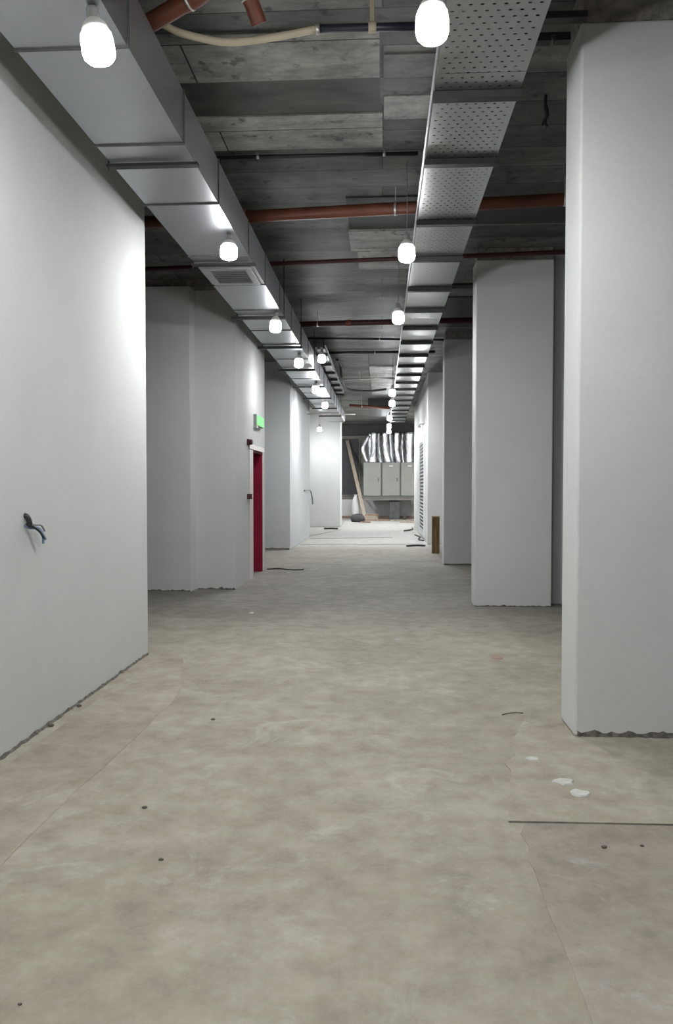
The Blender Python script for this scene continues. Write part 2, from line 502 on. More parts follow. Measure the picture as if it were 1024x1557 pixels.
struct('trim_1', b, 'rough', 'raw concrete strip between the top of the red door wall and the ceiling', 'concrete strip')
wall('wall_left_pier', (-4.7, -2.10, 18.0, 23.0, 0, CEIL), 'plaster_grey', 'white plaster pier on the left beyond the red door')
wall('wall_left_end', (-4.7, -1.50, 28.4, 29.6, 0, CEIL), 'plaster', 'bright white wall facing down the corridor below the end of the duct')
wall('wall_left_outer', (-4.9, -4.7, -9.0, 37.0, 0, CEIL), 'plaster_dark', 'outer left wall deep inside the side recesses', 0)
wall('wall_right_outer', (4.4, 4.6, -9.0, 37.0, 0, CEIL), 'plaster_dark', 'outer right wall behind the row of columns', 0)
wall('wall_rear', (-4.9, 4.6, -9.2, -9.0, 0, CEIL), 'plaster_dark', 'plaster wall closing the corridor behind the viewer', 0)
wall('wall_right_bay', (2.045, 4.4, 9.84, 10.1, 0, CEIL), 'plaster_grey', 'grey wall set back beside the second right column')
wall('wall_right_far', (1.15, 1.40, 20.25, 28.2, 0, CEIL), 'plaster', 'far right white wall that carries the louvre panel')

b = BM()                                                        # back wall: brown grey above, white painted below
bx(b, -4.7, 4.4, 36.5, 36.8, 0.86, CEIL, 0)
bx(b, -4.7, 4.4, 36.48, 36.8, 0.10, 0.86, 1)
bx(b, -4.7, 4.4, 36.44, 36.8, 0.0, 0.10, 2)
struct('wall_back', b, ['brown_wall', 'plaster_low', 'timber_red'], 'back wall at the corridor end, white below and brown-grey above', 'wall')
b = BM(); bx(b, -4.7, 4.4, 35.9, 36.49, 3.80, CEIL)
struct('beam', b, 'slab_black', 'dark concrete beam across the corridor end above the foil ducts', 'beam')

COLS = [('column', 1.12, 3.6, 4.61, 4.97, 4.07, 'nearest white plastered column filling the right edge'),
        ('column', 1.12, 2.045, 9.61, 9.93, 4.16, 'second white plastered column on the right, whole width in view'),
        ('column', 1.145, 2.2, 14.70, 15.06, 4.16, 'third plastered column on the right behind the second'),
        ('column', 1.14, 2.2, 19.88, 20.24, CEIL, 'fourth plastered column on the right beside the louvre panel')]
for i, (nm, x0, x1, y0, y1, top, lab) in enumerate(COLS):
    b = BM(); bx(b, x0, x1, y0, y1, 0, top, 0)
    o = struct(nm, b, ['plaster', 'plaster_grey'], lab, 'column', 0.014)
    o['group'] = 'plastered columns along the right side'
    if top < CEIL:
        b = BM(); bx(b, x0 + 0.015, x1 - 0.015, y0 + 0.012, y1 - 0.012, top, CEIL)
        if i == 0:                                              # ragged broken plaster along the top of the near column
            r2 = random.Random(5)
            x = x0 + 0.03
            while x < 2.4:
                w = r2.uniform(0.04, 0.13)
                bx(b, x, x + w, y0 - 0.004, y0 + 0.03, top, top + r2.uniform(0.01, 0.05))
                x += w + r2.uniform(0.01, 0.05)
        struct('trim_%d' % (i + 2), b, 'rough', ['raw broken concrete above the nearest right column', 'raw concrete above the second right column',
               'raw concrete above the third right column'][i], 'concrete strip')

# ragged dirty joint where plaster stops short of the floor
def ragged(name, p0, p1, out, n, hmin, hmax, label, seed):
    r2 = random.Random(seed); b = BM()
    p0 = Vector(p0); p1 = Vector(p1); out = Vector(out)
    top, bot, ft, fb = [], [], [], []
    for i in range(n + 1):
        p = p0.lerp(p1, i / n)
        h = max(hmin * 0.5, hmin + (hmax - hmin) * max(0, mnoise.noise(Vector((i * 0.37, seed, 0))) * 0.9 + r2.uniform(-0.1, 0.35)))
        th = 0.006 + 0.008 * r2.random()
        top.append(b.verts.new(p + Vector((0, 0, h)))); ft.append(b.verts.new(p + out * th * 0.4 + Vector((0, 0, h * 0.8)))); fb.append(b.verts.new(p + out * th * 1.6))
        bot.append(b.verts.new(p))
    for i in range(n):
        for A, B in ((top, ft), (ft, fb), (fb, bot), (bot, top)):
            b.faces.new((A[i], A[i + 1], B[i + 1], B[i]))
    return struct(name, b, 'grime', label, 'baseboard')
ragged('baseboard_left', (-2.03, 2.6, 0), (-2.03, 6.72, 0), (1, 0, 0), 110, 0.006, 0.035, 'ragged dark mortar line along the foot of the left wall', 1)
ragged('baseboard_right', (1.135, 4.61, 0), (2.6, 4.61, 0), (0, -1, 0), 60, 0.022, 0.06, 'ragged dark mortar line along the foot of the nearest right column', 2)
ragged('baseboard_left_recess', (-3.4, 10.75, 0), (-2.65, 10.75, 0), (0, -1, 0), 30, 0.012, 0.045, 'dark line along the foot of the recess wall left of the step', 3)
ragged('baseboard_left_door', (-2.6, 10.99, 0), (-2.06, 10.975, 0), (0, -1, 0), 24, 0.012, 0.06, 'dark line along the foot of the stepped wall before the door', 4)
ragged('baseboard_left_pier', (-2.9, 18.0, 0), (-2.12, 18.0, 0), (0, -1, 0), 24, 0.04, 0.06, 'dark line along the foot of the white pier beyond the red door', 5)
ragged('baseboard_right_second', (1.13, 9.61, 0), (2.04, 9.61, 0), (0, -1, 0), 40, 0.008, 0.03, 'thin dark line along the foot of the second right column', 6)
ragged('baseboard_right_third', (1.16, 14.70, 0), (2.0, 14.70, 0), (0, -1, 0), 24, 0.02, 0.04, 'thin dark line along the foot of the third right column', 7)

# ------------------------------------------------------------------ red door, left
d1 = bpy.data.objects.new('door_1', None); COL.objects.link(d1); d1.location = (-2.05, 12.5, 0)
tag(d1, 'dark red fire door with pale frame in the left wall', 'door', None, 'structure')
# origin sits at the wall face, in the middle of the recess (12.42 to 13.46)
b = BM(); bx(b, -0.197, -0.15, -0.038, 0.868, 0.012, 1.998); lf = obj('door_leaf', b, 'red_door', d1, 0.004)
b = BM(); tube(b, [(-0.15, 0.05, 1.02), (-0.10, 0.05, 1.02), (-0.10, 0.16, 1.02)], 0.010, 8); obj('door_handle', b, 'grey', lf)
b = BM(); bx(b, -0.197, 0.004, 0.87, 0.958, 0.0, 2.035); obj('door_frame', b, 'red_door', d1, 0.004)
b = BM(); bx(b, -0.197, -0.02, -0.0795, -0.04, 0.0, 2.035); obj('door_frame', b, 'red_door', d1, 0.004)
b = BM(); bx(b, -0.197, -0.01, -0.039, 0.869, 2.0, 2.0395); obj('frame_head', b, 'red_door', d1, 0.003)
b = BM(); bx(b, 0.0, 0.014, -0.40, -0.082, 0.0, 2.03); obj('door_architrave', b, 'frame', d1, 0.004)
b = BM(); bx(b, 0.0, 0.022, -0.44, 1.03, 2.035, 2.11); obj('door_header', b, 'frame', d1, 0.004)
b = BM(); bx(b, 0.0, 0.014, 0.962, 1.03, 0.0, 2.03); obj('door_architrave', b, 'frame', d1, 0.004)

t = thing('fire_alarm_call_point', 'small dark red call point box on the wall beside the red door', 'alarm', (-2.05, 11.96, 1.30))
b = BM(); bx(b, -0.006, 0.075, -0.045, 0.045, -0.04, 0.04); obj('housing', b, 'alarm', t, 0.008)
b = BM(); bx(b, 0.0751, 0.078, -0.03, 0.03, -0.025, 0.025); obj('press_plate', b, 'frame', t)
t = thing('alarm_sounder', 'dark red alarm sounder high on the wall above the corner of the red door frame', 'alarm', (-2.05, 11.97, 2.13))
b = BM(); bx(b, -0.006, 0.03, -0.05, 0.05, -0.045, 0.045); obj('base', b, 'alarm', t, 0.006)
b = BM()
tube(b, [(0.03, 0, 0), (0.055, 0, 0), (0.08, 0, 0)], [0.043, 0.042, 0.034], 16); obj('sounder_horn', b, 'alarm', t)

t = thing('exit_sign', 'green lit exit sign high on the wall above the red door', 'sign', (-2.05, 12.9, 2.52))
b = BM(); bx(b, 0, 0.055, -0.36, 0.36, -0.09, 0.09); obj('housing', b, 'grey', t, 0.006)
b = BM(); bx(b, 0.055, 0.062, -0.34, 0.34, -0.078, 0.078); obj('lit_face', b, 'sign', t)
b = BM(); bx(b, 0.0, 0.05, -0.36, -0.22, -0.13, -0.09); obj('bracket', b, 'grey', t)

# ------------------------------------------------------------------ wires out of the left wall
t = thing('wall_wires', 'short bundle of loose electric wires hanging out of the left wall', 'wires', (-2.03, 4.40, 1.25))
b = BM(); tube(b, smooth_path([(-0.02, -0.02, 0.035), (0.012, -0.02, 0.03), (0.025, -0.015, -0.005), (0.02, -0.01, -0.025)]), 0.016, 10); obj('conduit_end', b, 'black', t)
b = BM(); tube(b, smooth_path([(0.0, -0.03, -0.02), (0.02, 0.0, -0.035), (0.05, 0.05, -0.04), (0.05, 0.10, -0.075), (0.04, 0.16, -0.11)]), 0.008, 8); obj('wire', b, 'bluewire', t)
b = BM(); tube(b, smooth_path([(0.01, -0.02, -0.02), (0.03, 0.02, -0.03), (0.06, 0.07, -0.07), (0.06, 0.085, -0.13)]), 0.007, 8); obj('wire', b, 'bluewire', t)
b = BM(); tube(b, smooth_path([(0.01, -0.02, -0.01), (0.04, 0.02, -0.02), (0.05, 0.08, -0.025), (0.05, 0.13, -0.06)]), 0.006, 8); obj('wire', b, 'greywire', t)
b = BM(); tube(b, smooth_path([(0.01, -0.025, -0.01), (0.04, 0.0, -0.03), (0.06, 0.04, -0.06), (0.07, 0.07, -0.10)]), 0.007, 8); obj('wire', b, 'black', t)

# ------------------------------------------------------------------ silver supply duct along the left
DX0, DX1, DZ0, DZ1 = -1.805, -1.245, 3.60, 3.925
duct = thing('air_duct', 'large galvanised rectangular air duct running along the left below the ceiling', 'air duct', (0, 0, 0))
cuts = [-4.9, -3.7, -2.5, -1.2, 0.1, 1.4, 2.3, 3.42, 3.86, 4.95, 6.0, 7.35, 8.40, 9.60, 10.85, 12.10, 13.3, 14.5, 15.7, 16.9, 18.1, 19.3, 20.5, 21.7, 22.9, 24.1, 25.9]
for i in range(len(cuts) - 1):
    y0, y1 = cuts[i], cuts[i + 1]
    b = BM()
    n = max(2, int((y1 - y0) / 0.3))
    r2 = random.Random(i)
    rings = []
    for k in range(n + 1):
        y = y0 + 0.006 + (y1 - y0 - 0.012) * k / n
        s = 0.0 if k in (0, n) else r2.uniform(-0.003, 0.003)
        rings.append([b.verts.new(p) for p in ((DX0, y, DZ0), ((DX0 + DX1) / 2, y, DZ0 + s * 1.3), (DX1, y, DZ0), (DX1 + s, y, (DZ0 + DZ1) / 2), (DX1, y, DZ1), (DX0, y, DZ1))])
    for k in range(n):
        for j in range(6):
            b.faces.new((rings[k][j], rings[k][(j + 1) % 6], rings[k + 1][(j + 1) % 6], rings[k + 1][j]))
    b.faces.new(rings[0]); b.faces.new(rings[-1])
    obj('duct_section', b, 'galv', duct)
    if i:
        w = 0.012 if i == 7 else 0.007
        b = BM(); bx(b, DX0 - 0.008, DX1 + 0.008, y0 - w, y0 + w, DZ0 - 0.009, DZ1 + 0.008)
        obj('duct_flange', b, 'seam' if i > 7 else 'whiteplastic' if i == 7 else 'galv', duct)
for y in (0.6, 2.9, 5.22, 7.56, 9.90, 12.02, 14.34, 16.75, 19.0, 21.4, 23.7):
    b = BM(); bx(b, DX0 - (0.09 if y > 9 else 0.02), DX1 + 0.03, y - 0.028, y + 0.028, DZ0 - (0.052 if y > 9 else 0.034), DZ0 - 0.015); obj('support_strut', b, 'strut', duct)
    for x in ((DX0 - 0.018, DX1 + 0.018) if y > 9 else (DX0 - 0.012,)):
        b = BM(); tube(b, [(x, y, DZ0 - 0.05), (x, y, CEIL - 0.0005)], 0.006, 6); obj('hanger_rod', b, 'strut', duct)
# ceiling grille let into the underside
g = BM()
for a in ((-1.77, -1.28, 7.72, 7.79), (-1.77, -1.28, 8.27, 8.34), (-1.77, -1.70, 7.79, 8.27), (-1.35, -1.28, 7.79, 8.27)):
    bx(g, a[0], a[1], a[2], a[3], DZ0 - 0.022, DZ0 + 0.002)
gr = obj('grille_frame', g, 'galv_tray', duct, 0.003)
for k in range(7):
    b = BM(); y = 7.83 + k * 0.068
    bx(b, -1.70, -1.35, y - 0.03, y + 0.03, DZ0 - 0.012, DZ0 - 0.009, 0, Matrix.Rotation(0.6, 3, 'X'))
    obj('grille_slat', b, 'grey', gr)
b = BM(); bx(b, -1.70, -1.35, 7.79, 8.27, DZ0 - 0.003, DZ0 - 0.001); obj('grille_backing', b, 'strut', gr)
# duct elbow dropping at the far end
b = BM()
bx(b, DX0 - 0.02, DX1 + 0.02, 25.9, 26.35, DZ0 - 0.02, DZ1 + 0.01)
obj('end_cap', b, 'galv', duct, 0.06)

# ------------------------------------------------------------------ perforated cable trays
def cable_tray(x0, x1, z, cuts, struts, label):
    t = thing('cable_tray', label, 'cable tray', ((x0 + x1) / 2 - 0.55, 0, 0))
    a0, a1 = 0.55 - (x1 - x0) / 2, 0.55 + (x1 - x0) / 2
    for i in range(len(cuts) - 1):
        y0, y1 = cuts[i] + 0.002, cuts[i + 1] - 0.002
        b = BM(); bx(b, a0, a1, y0, y1, z, z + 0.002)
        s = obj('tray_section', b, 'perf', t)
        for xa, xb in ((a0 - 0.002, a0), (a1, a1 + 0.002)):
            b = BM(); bx(b, xa, xb, y0, y1, z, z + 0.075)
            bx(b, xa - (0.012 if xa < 0.5 else 0), xb + (0.012 if xa > 0.5 else 0), y0, y1, z + 0.075, z + 0.078)
            obj('side_rail', b, 'galv_tray', s)
    for y in struts:
        b = BM(); bx(b, a0 - 0.01, a1 + 0.01, y - 0.032, y + 0.032, z - 0.043, z - 0.002); obj('support_strut', b, 'strut', t)
        for x in (a0 + 0.06, a1 - 0.06):
            b = BM(); tube(b, [(x, y, z - 0.03), (x, y, CEIL - 0.0005)], 0.006, 6); obj('hanger_rod', b, 'strut', t)
    # cables lying in the tray
    for k in range(4):
        x = a0 + 0.1 + 0.085 * k * (a1 - a0) / 0.49
        b = BM(); tube(b, [(x + 0.01 * math.sin(q * 1.7 + k), cuts[0] + q * (cuts[-1] - cuts[0]) / 24, z + 0.022) for q in range(25)], 0.018, 8)
        obj('cable', b, 'black' if k % 2 else 'greywire', t)
    return t
cable_tray(0.305, 0.795, 3.75, [-4.5, -1.5, 1.5, 4.5, 7.5, 10.5, 13.5, 16.5, 19.5, 22.5, 25.5, 28.3],
           [-3.0, -1.0, 0.8, 2.2, 3.5, 4.72, 5.67, 6.95, 8.04, 9.26, 10.36, 11.5, 12.65, 13.88, 15.1, 16.3, 17.5, 18.7, 19.9, 21.1, 22.45, 23.8, 25.0, 26.2, 27.4],
           'long perforated cable tray hanging below the ceiling right of the corridor middle')
cable_tray(-1.33, -1.06, 4.0, [14.7, 17.0, 19.4, 22.0], [15.2, 16.42, 17.65, 18.72, 19.8, 20.87, 21.8],
           'short narrow far cable tray just right of the silver duct')

# ------------------------------------------------------------------ LED bulbs
def make_bulb(label, group):
    t = thing('light_bulb', label, 'light bulb', (0, 0, 0), group)   # origin at the top of the lampholder
    b = BM()
    lathe(b, [(0.0, -0.245), (0.03, -0.243), (0.055, -0.236), (0.068, -0.222), (0.074, -0.20), (0.074, -0.15), (0.070, -0.122), (0.062, -0.108), (0.058, -0.104), (0.0, -0.103)], 16)
    obj('globe', b, 'bulb', t)
    b = BM()
    lathe(b, [(0.0, -0.1025), (0.057, -0.1025), (0.060, -0.095), (0.050, -0.075), (0.030, -0.055), (0.024, -0.050), (0.0, -0.050)], 16)
    obj('housing', b, 'whiteplastic', t)
    b = BM()
    lathe(b, [(0.0, -0.050), (0.026, -0.050), (0.028, -0.045), (0.028, -0.01), (0.020, 0.0), (0.0, 0.0)], 14)
    obj('lampholder', b, 'socket', t)
    return t
ORD = ['nearest', 'second', 'third', 'fourth', 'fifth', 'sixth', 'seventh', 'eighth', 'ninth', 'tenth']
LEFT = [(-1.29, 3.52), (-1.30, 6.73), (-1.305, 9.72), (-1.32, 12.62), (-1.34, 16.05), (-1.38, 19.2)]
bulb = make_bulb('nearest glowing LED bulb under the silver duct, at the top left', 'bulbs hanging under the silver duct')
bulb.location = (-1.30, 3.53, DZ0 - 0.006); bulb.rotation_euler = (0.05, -0.14, 0)
first = bulb
weak_mesh = [c for c in bulb.children if c.name.startswith('globe')][0].data.copy()
weak_mesh.materials[0] = M['bulb_weak']
base_globe = [c for c in first.children if c.name.startswith('globe')][0].data
GLOBE = {}
for kind in ('bulb_strong', 'bulb_near', 'bulb_mid', 'bulb_base', 'bulb_end'):
    GLOBE[kind] = base_globe.copy()
    GLOBE[kind].materials[0] = M['bulb' if kind == 'bulb_base' else kind]
def wattage(root, kind):
    """lamps of different wattage share the shape; the globe mesh carries the glow"""
    for c in root.children:
        if c.name.startswith('globe'):
            c.data = GLOBE[kind]
def by_distance(q, y):
    wattage(q, 'bulb_near' if y < 8 and q.location.x > 0 else 'bulb_base' if y < 8 else 'bulb_mid' if y < 15 else 'bulb_strong' if y < 29 else 'bulb_end')
for i, (x, y) in enumerate(LEFT):
    if i == 0: continue
    lab = '%s glowing LED bulb from the camera in the row under the silver duct' % ORD[i]
    q = dup(first, (x, y, DZ0 - 0.006), lab, (0.03 * (-1) ** i, 0.04, 0), (1, 1, 0.86) if i == 1 else None)
    by_distance(q, y)
for k, y in enumerate((0.3, -3.0)):
    dup(first, (-1.30, y, DZ0 - 0.002), ['LED bulb under the silver duct just above and behind the viewer', 'LED bulb under the silver duct near the rear wall'][k], (0, 0, 0))

[c for c in first.children if c.name.startswith('globe')][0].data = weak_mesh

def cord_for(root, length, name='cord'):
    b = BM(); tube(b, [(0, 0, -0.004), (0.004, 0.0, length * 0.5), (0, 0, length)], 0.0035, 6)
    return obj(name, b, 'greywire', root)
rb = make_bulb('nearest glowing LED bulb hanging beside the perforated cable tray, at the top', 'bulbs hanging beside the cable tray')
rb.location = (0.22, 3.60, 3.675)
cord_for(rb, CEIL - 3.675 - 0.001)
wattage(rb, 'bulb_near')
RIGHT = [(0.215, 7.05), (0.195, 9.70), (0.225, 17.4), (0.25, 19.6), (0.23, 23.8), (0.24, 26.9), (0.255, 29.4)]
for i, (x, y) in enumerate(RIGHT):
    q = dup(rb, (x, y, 3.675), '%s glowing LED bulb from the camera in the row beside the cable tray' % ORD[i + 1])
    by_distance(q, y)
for k, y in enumerate((0.2, -3.1)):
    dup(rb, (0.22, y, 3.675), ['LED bulb beside the cable tray just above and behind the viewer', 'LED bulb beside the cable tray near the rear wall'][k])
q = dup(first, (-1.10, 14.45, 3.955), 'glowing LED bulb under the short narrow far cable tray', (0, 0, 0)); q['group'] = 'other glowing bulbs'
q = dup(rb, (-2.15, 27.2, 3.60), 'farthest left glowing LED bulb, hanging before the bright white wall', (0, 0, 0)); q['group'] = 'other glowing bulbs'
wattage(q, 'bulb_strong')
for c in q.children:
    if c.name.startswith('cord'): c.scale = (1, 1, 1.12)
q = dup(first, (1.02, 21.6, 3.12), 'glowing LED bulb on the far right wall above the louvre panel', (0, 0, 0)); q['group'] = 'other glowing bulbs'
wattage(q, 'bulb_strong')
for (x, y, lab) in ((-2.9, 32.6, 'unseen LED bulb added to light the corridor end, left of the cabinets behind the bright white wall'), (2.9, 31.8, 'unseen LED bulb added to light the corridor end, right of the cabinets behind the far right wall')):  # two extra bulbs, hidden by the walls, added to brighten the corridor end
    g = dup(rb, (x, y, 3.675), lab); g['group'] = 'other glowing bulbs'; wattage(g, 'bulb_end')
b = BM(); tube(b, [(0, 0, -0.01), (0, 0, 0.02), (0.14, 0, 0.04)], 0.012, 8); obj('wall_arm', b, 'socket', q)

# ------------------------------------------------------------------ pipes and conduits under the ceiling
def pipe(label, pts, r, mat, couplings=(), clips=(), cat='pipe', name='sprinkler_pipe', seg=14):
    t = thing(name, label, cat)
    b = BM(); tube(b, pts, r, seg); obj('pipe_run', b, mat, t)
    P0, P1 = Vector(pts[0]), Vector(pts[-1])
    d = (P1 - P0).normalized()
    for f in couplings:
        c = P0.lerp(P1, f); b = BM()
        tube(b, [c - d * 0.045, c - d * 0.04, c + d * 0.04, c + d * 0.045], [r * 1.02, r * 1.22, r * 1.22, r * 1.02], seg); obj('coupling', b, 'coupling', t)
    for f in clips:
        c = P0.lerp(P1, f); b = BM()
        tube(b, [c - d * 0.012, c + d * 0.012], r * 1.1, seg)
        bx(b, c.x - 0.004, c.x + 0.004, c.y - 0.006, c.y + 0.006, c.z + r * 0.9, CEIL - 0.0005)
        obj('hanger_clip', b, 'clip', t)
    return t
pipe('thick orange pipe crossing the ceiling over the duct and the perforated tray', [(-3.2, 7.90, 4.08), (2.9, 7.36, 4.10)], 0.058, 'orange', (0.30,), (0.545, 0.80))
pipe('thin dark red pipe crossing just above the second right column', [(-3.6, 9.72, 4.13), (3.2, 9.15, 4.13)], 0.026, 'redpipe', (), (0.25, 0.62, 0.86))
pipe('dark red pipe crossing the ceiling before the third right column', [(-1.9, 12.95, 4.10), (1.5, 12.75, 4.10)], 0.045, 'redpipe', (0.4,), (0.25, 0.7))
pipe('pale thin conduit crossing beneath the far end of the silver duct', [(-2.6, 22.3, 3.50), (-0.75, 22.2, 3.48)], 0.022, 'clip', (), (), 'conduit', 'conduit', 8)
pipe('far reddish pipe crossing the dark ceiling near the corridor end', [(-1.0, 24.3, 3.95), (0.24, 24.7, 3.89)], 0.04, 'orange', (), (0.3,))
pipe('pale conduit crossing the lighter far ceiling boards', [(-1.0, 19.6, 4.1), (0.5, 19.4, 4.1)], 0.02, 'clip', (), (0.3, 0.6), 'conduit', 'conduit', 8)

t = pipe('thick orange pipe with downturned elbow at the top edge of the view', [(-0.82, 4.255, 4.145), (1.05, 4.20, 4.145)], 0.085, 'orange', (0.36,), (0.22,))
b = BM(); tube(b, smooth_path([(-0.73, 4.27, 4.10), (-0.705, 4.30, 4.05), (-0.68, 4.33, 3.99), (-0.67, 4.345, 3.965)]), 0.043, 14); obj('drop_elbow', b, 'orange', t)
b = BM(); tube(b, [(-0.722, 4.28, 4.085), (-0.714, 4.29, 4.07)], 0.05, 14); obj('drop_collar', b, 'clip', t)
t = pipe('orange pipe bending down toward the duct at the top edge', smooth_path([(-0.80, 4.10, 4.22), (-0.97, 4.31, 4.13), (-1.12, 4.38, 4.10), (-1.25, 4.42, 4.06), (-1.36, 4.44, 4.03), (-1.55, 4.47, 4.02), (-1.9, 4.5, 4.03)]), 0.05, 'orange')
b = BM(); tube(b, [(-1.05, 4.35, 4.115), (-1.065, 4.356, 4.112)], 0.058, 14); obj('joint_ring', b, 'clip', t)

t = thing('hose', 'cream flexible hose sagging from the duct to the black conduit', 'hose')
b = BM(); tube(b, smooth_path([(-1.75, 4.72, 4.02), (-1.50, 4.66, 4.09), (-1.31, 4.57, 4.12), (-1.16, 4.60, 4.075), (-0.92, 4.63, 4.035), (-0.656, 4.64, 4.055), (-0.385, 4.68, 4.12)]), 0.021, 12); obj('hose_run', b, 'cream', t)
b = BM(); tube(b, [(-0.395, 4.68, 4.117), (-0.37, 4.682, 4.122)], 0.029, 12); obj('end_fitting', b, 'clip', t)
pipe('dark conduit with a pale clip at the top, right of the cream hose', [(-0.365, 4.683, 4.123), (0.30, 4.74, 4.15)], 0.023, 'navy', (), (), 'conduit', 'conduit', 12)
t = bpy.data.objects['conduit.002']
b = BM(); tube(b, [(-0.085, 4.707, 4.135), (-0.04, 4.711, 4.137)], 0.031, 12); bx(b, -0.075, -0.05, 4.70, 4.72, 4.16, CEIL - 0.0005); obj('conduit_clip', b, 'cream', t)
pipe('thin black conduit crossing the ceiling before the thick orange pipe', [(-1.9, 6.78, 4.265), (0.30, 6.79, 4.265)], 0.018, 'black', (), (0.38, 0.87), 'conduit', 'conduit', 8)
pipe('thin black conduit crossing the ceiling beyond the dark red pipe', [(-1.7, 14.95, 4.26), (1.6, 15.34, 4.26)], 0.022, 'black', (), (0.5,), 'conduit', 'conduit', 8)
pipe('far black conduit crossing the ceiling before the lighter boards', [(-1.4, 16.6, 4.255), (1.1, 16.6, 4.255)], 0.03, 'black', (), (0.5,), 'conduit', 'conduit', 8)
pipe('black conduit behind the tray beside the second right column', [(0.80, 10.6, 4.10), (1.7, 10.55, 4.10)], 0.035, 'black', (), (), 'conduit', 'conduit', 8)

# black cable ladder stub at the top of the near column
t = thing('cable_channel', 'black flat cable channel across the top corner of the nearest right column', 'cable channel')
b = BM(); bx(b, 0.80, 1.135, 4.52, 4.585, 4.045, 4.085); obj('channel', b, 'black', t, 0.004)
b = BM(); bx(b, 0.86, 0.88, 4.54, 4.56, 4.085, CEIL - 0.0005); obj('hanger', b, 'strut', t)
t = thing('slotted_strut', 'short black slotted strut behind the cable channel at the top right', 'strut')
b = BM(); bx(b, 0.80, 1.02, 4.93, 4.99, 4.15, 4.185); bx(b, 1.045, 1.30, 4.93, 4.99, 4.15, 4.185); obj('strut_bar', b, 'black', t)
b = BM(); bx(b, 0.80, 1.30, 4.935, 4.985, 4.186, 4.20); bx(b, 0.9, 0.92, 4.95, 4.97, 4.2, CEIL - 0.0005); obj('hanger', b, 'strut', t)

o = BM()
tube(o, smooth_path([(1.19, 5.92, 4.31), (1.185, 5.92, 4.24), (1.20, 5.925, 4.16), (1.185, 5.92, 4.11), (1.20, 5.92, 4.07)]), [0.012] * 10 + [0.016] * 8 + [0.010] * 15, 8)
tube(o, smooth_path([(1.195, 5.925, 4.15), (1.175, 5.93, 4.11), (1.165, 5.93, 4.085)]), 0.008, 8)
tag(obj('hanging_wire', o, 'black'), 'twisted black wire dangling from the ceiling left of the nearest right column', 'wire')

# stray far cables under the ceiling
o = BM(); tube(o, smooth_path([(-1.0, 17.6, 4.268), (-0.97, 17.9, 4.262), (-0.95, 18.2, 4.2), (-0.93, 18.3, 3.95), (-0.85, 19.5, 3.85), (-0.35, 20.5, 3.92), (0.1, 21.2, 4.05)]), 0.03, 8)
tag(obj('loose_cable', o, 'strut'), 'loose dark cable looping below the far ceiling right of the narrow tray', 'cable')

# ------------------------------------------------------------------ brown board, louvre, far end
t = thing('wooden_board', 'brown wooden board standing on the floor beside the third right column', 'board', (1.09, 17.20, 0))
b = BM(); bx(b, 0.0, 0.165, 0.0, 0.12, 0.0, 0.785); obj('board_face', b, 'brown', t, 0.004)
b = BM(); bx(b, -0.003, 0.168, -0.003, 0.123, 0.786, 0.81); obj('top_edge', b, 'brown_edge', t, 0.003)

t = thing('louvre_panel', 'tall white louvre panel on the far right wall', 'louvre', (1.15, 21.2, 0.0))
b = BM()
for a in ((0.0, 0.28, 0.08, 2.85), (2.45, 2.75, 0.08, 2.85)): bx(b, -0.03, 0.0, a[0], a[1], a[2], a[3])
bx(b, -0.03, 0.0, 0.28, 2.45, 0.08, 0.22); bx(b, -0.03, 0.0, 0.28, 2.45, 2.72, 2.85)
obj('frame', b, 'louver', t, 0.004)
b = BM(); bx(b, -0.004, 0.0, 0.28, 2.45, 0.22, 2.72); obj('backing', b, 'dark_panel', t)
for k in range(26):
    z = 0.26 + k * 0.096
    b = BM(); bx(b, -0.034, -0.026, 0.28, 2.45, z - 0.025, z + 0.025, 0, Matrix.Rotation(-0.35, 3, 'Y'))
    obj('slat', b, 'louver', t)

t = thing('shelf', 'brown-grey shelf beam that carries the row of grey cabinets', 'shelf', (0, 34.8, 0))
b = BM(); bx(b, -0.88, 1.75, -0.02, 0.88, 0.95, 1.03); obj('shelf_top', b, 'cab_dark', t, 0.004)
b = BM(); bx(b, -0.88, 1.75, 0.0, 0.10, 0.862, 0.95); obj('front_beam', b, 'brown_wall', t, 0.004)
for x in (-0.8, 1.6):
    b = BM(); bx(b, x - 0.03, x + 0.03, 0.1, 1.678, 0.89, 0.948); obj('bracket', b, 'cab_dark', t)
t = thing('pedestal', 'dark grey block standing below the cabinet shelf', 'block', (0.56, 35.15, 0))
b = BM(); bx(b, -0.225, 0.225, -0.24, 0.24, 0.0, 0.80); obj('block', b, 'pedestal', t, 0.02)
b = BM(); bx(b, -0.25, 0.25, -0.2, 0.26, 0.80, 0.861); obj('cap', b, 'pedestal', t, 0.01)

def cabinet(x, label, plate):
    t = thing('equipment_cabinet', label, 'cabinet', (x, 34.82, 1.032), 'grey cabinets at the corridor end')
    b = BM(); bx(b, -0.41, 0.41, 0.03, 0.8, 0, 1.485); obj('body', b, 'cab_dark', t, 0.006)
    b = BM(); bx(b, -0.375, 0.37, 0.0, 0.028, 0.02, 1.475); d = obj('door', b, 'cab', t, 0.006)
    b = BM(); bx(b, 0.24, 0.30, -0.022, -0.001, 0.66, 0.80); obj('handle', b, 'cab_dark', d, 0.004)
    if plate:
        b = BM(); bx(b, -0.09, 0.08, -0.006, -0.001, 1.31, 1.35); obj('label_plate', b, 'whiteplastic', d)
    return t
cabinet(-0.42, 'left grey-green cabinet below the foil ducts, no plate on its door', False)
cabinet(0.405, 'middle grey-green cabinet with a pale plate, above the dark block', True)
cabinet(1.23, 'right grey-green cabinet partly hidden by the far right wall', True)

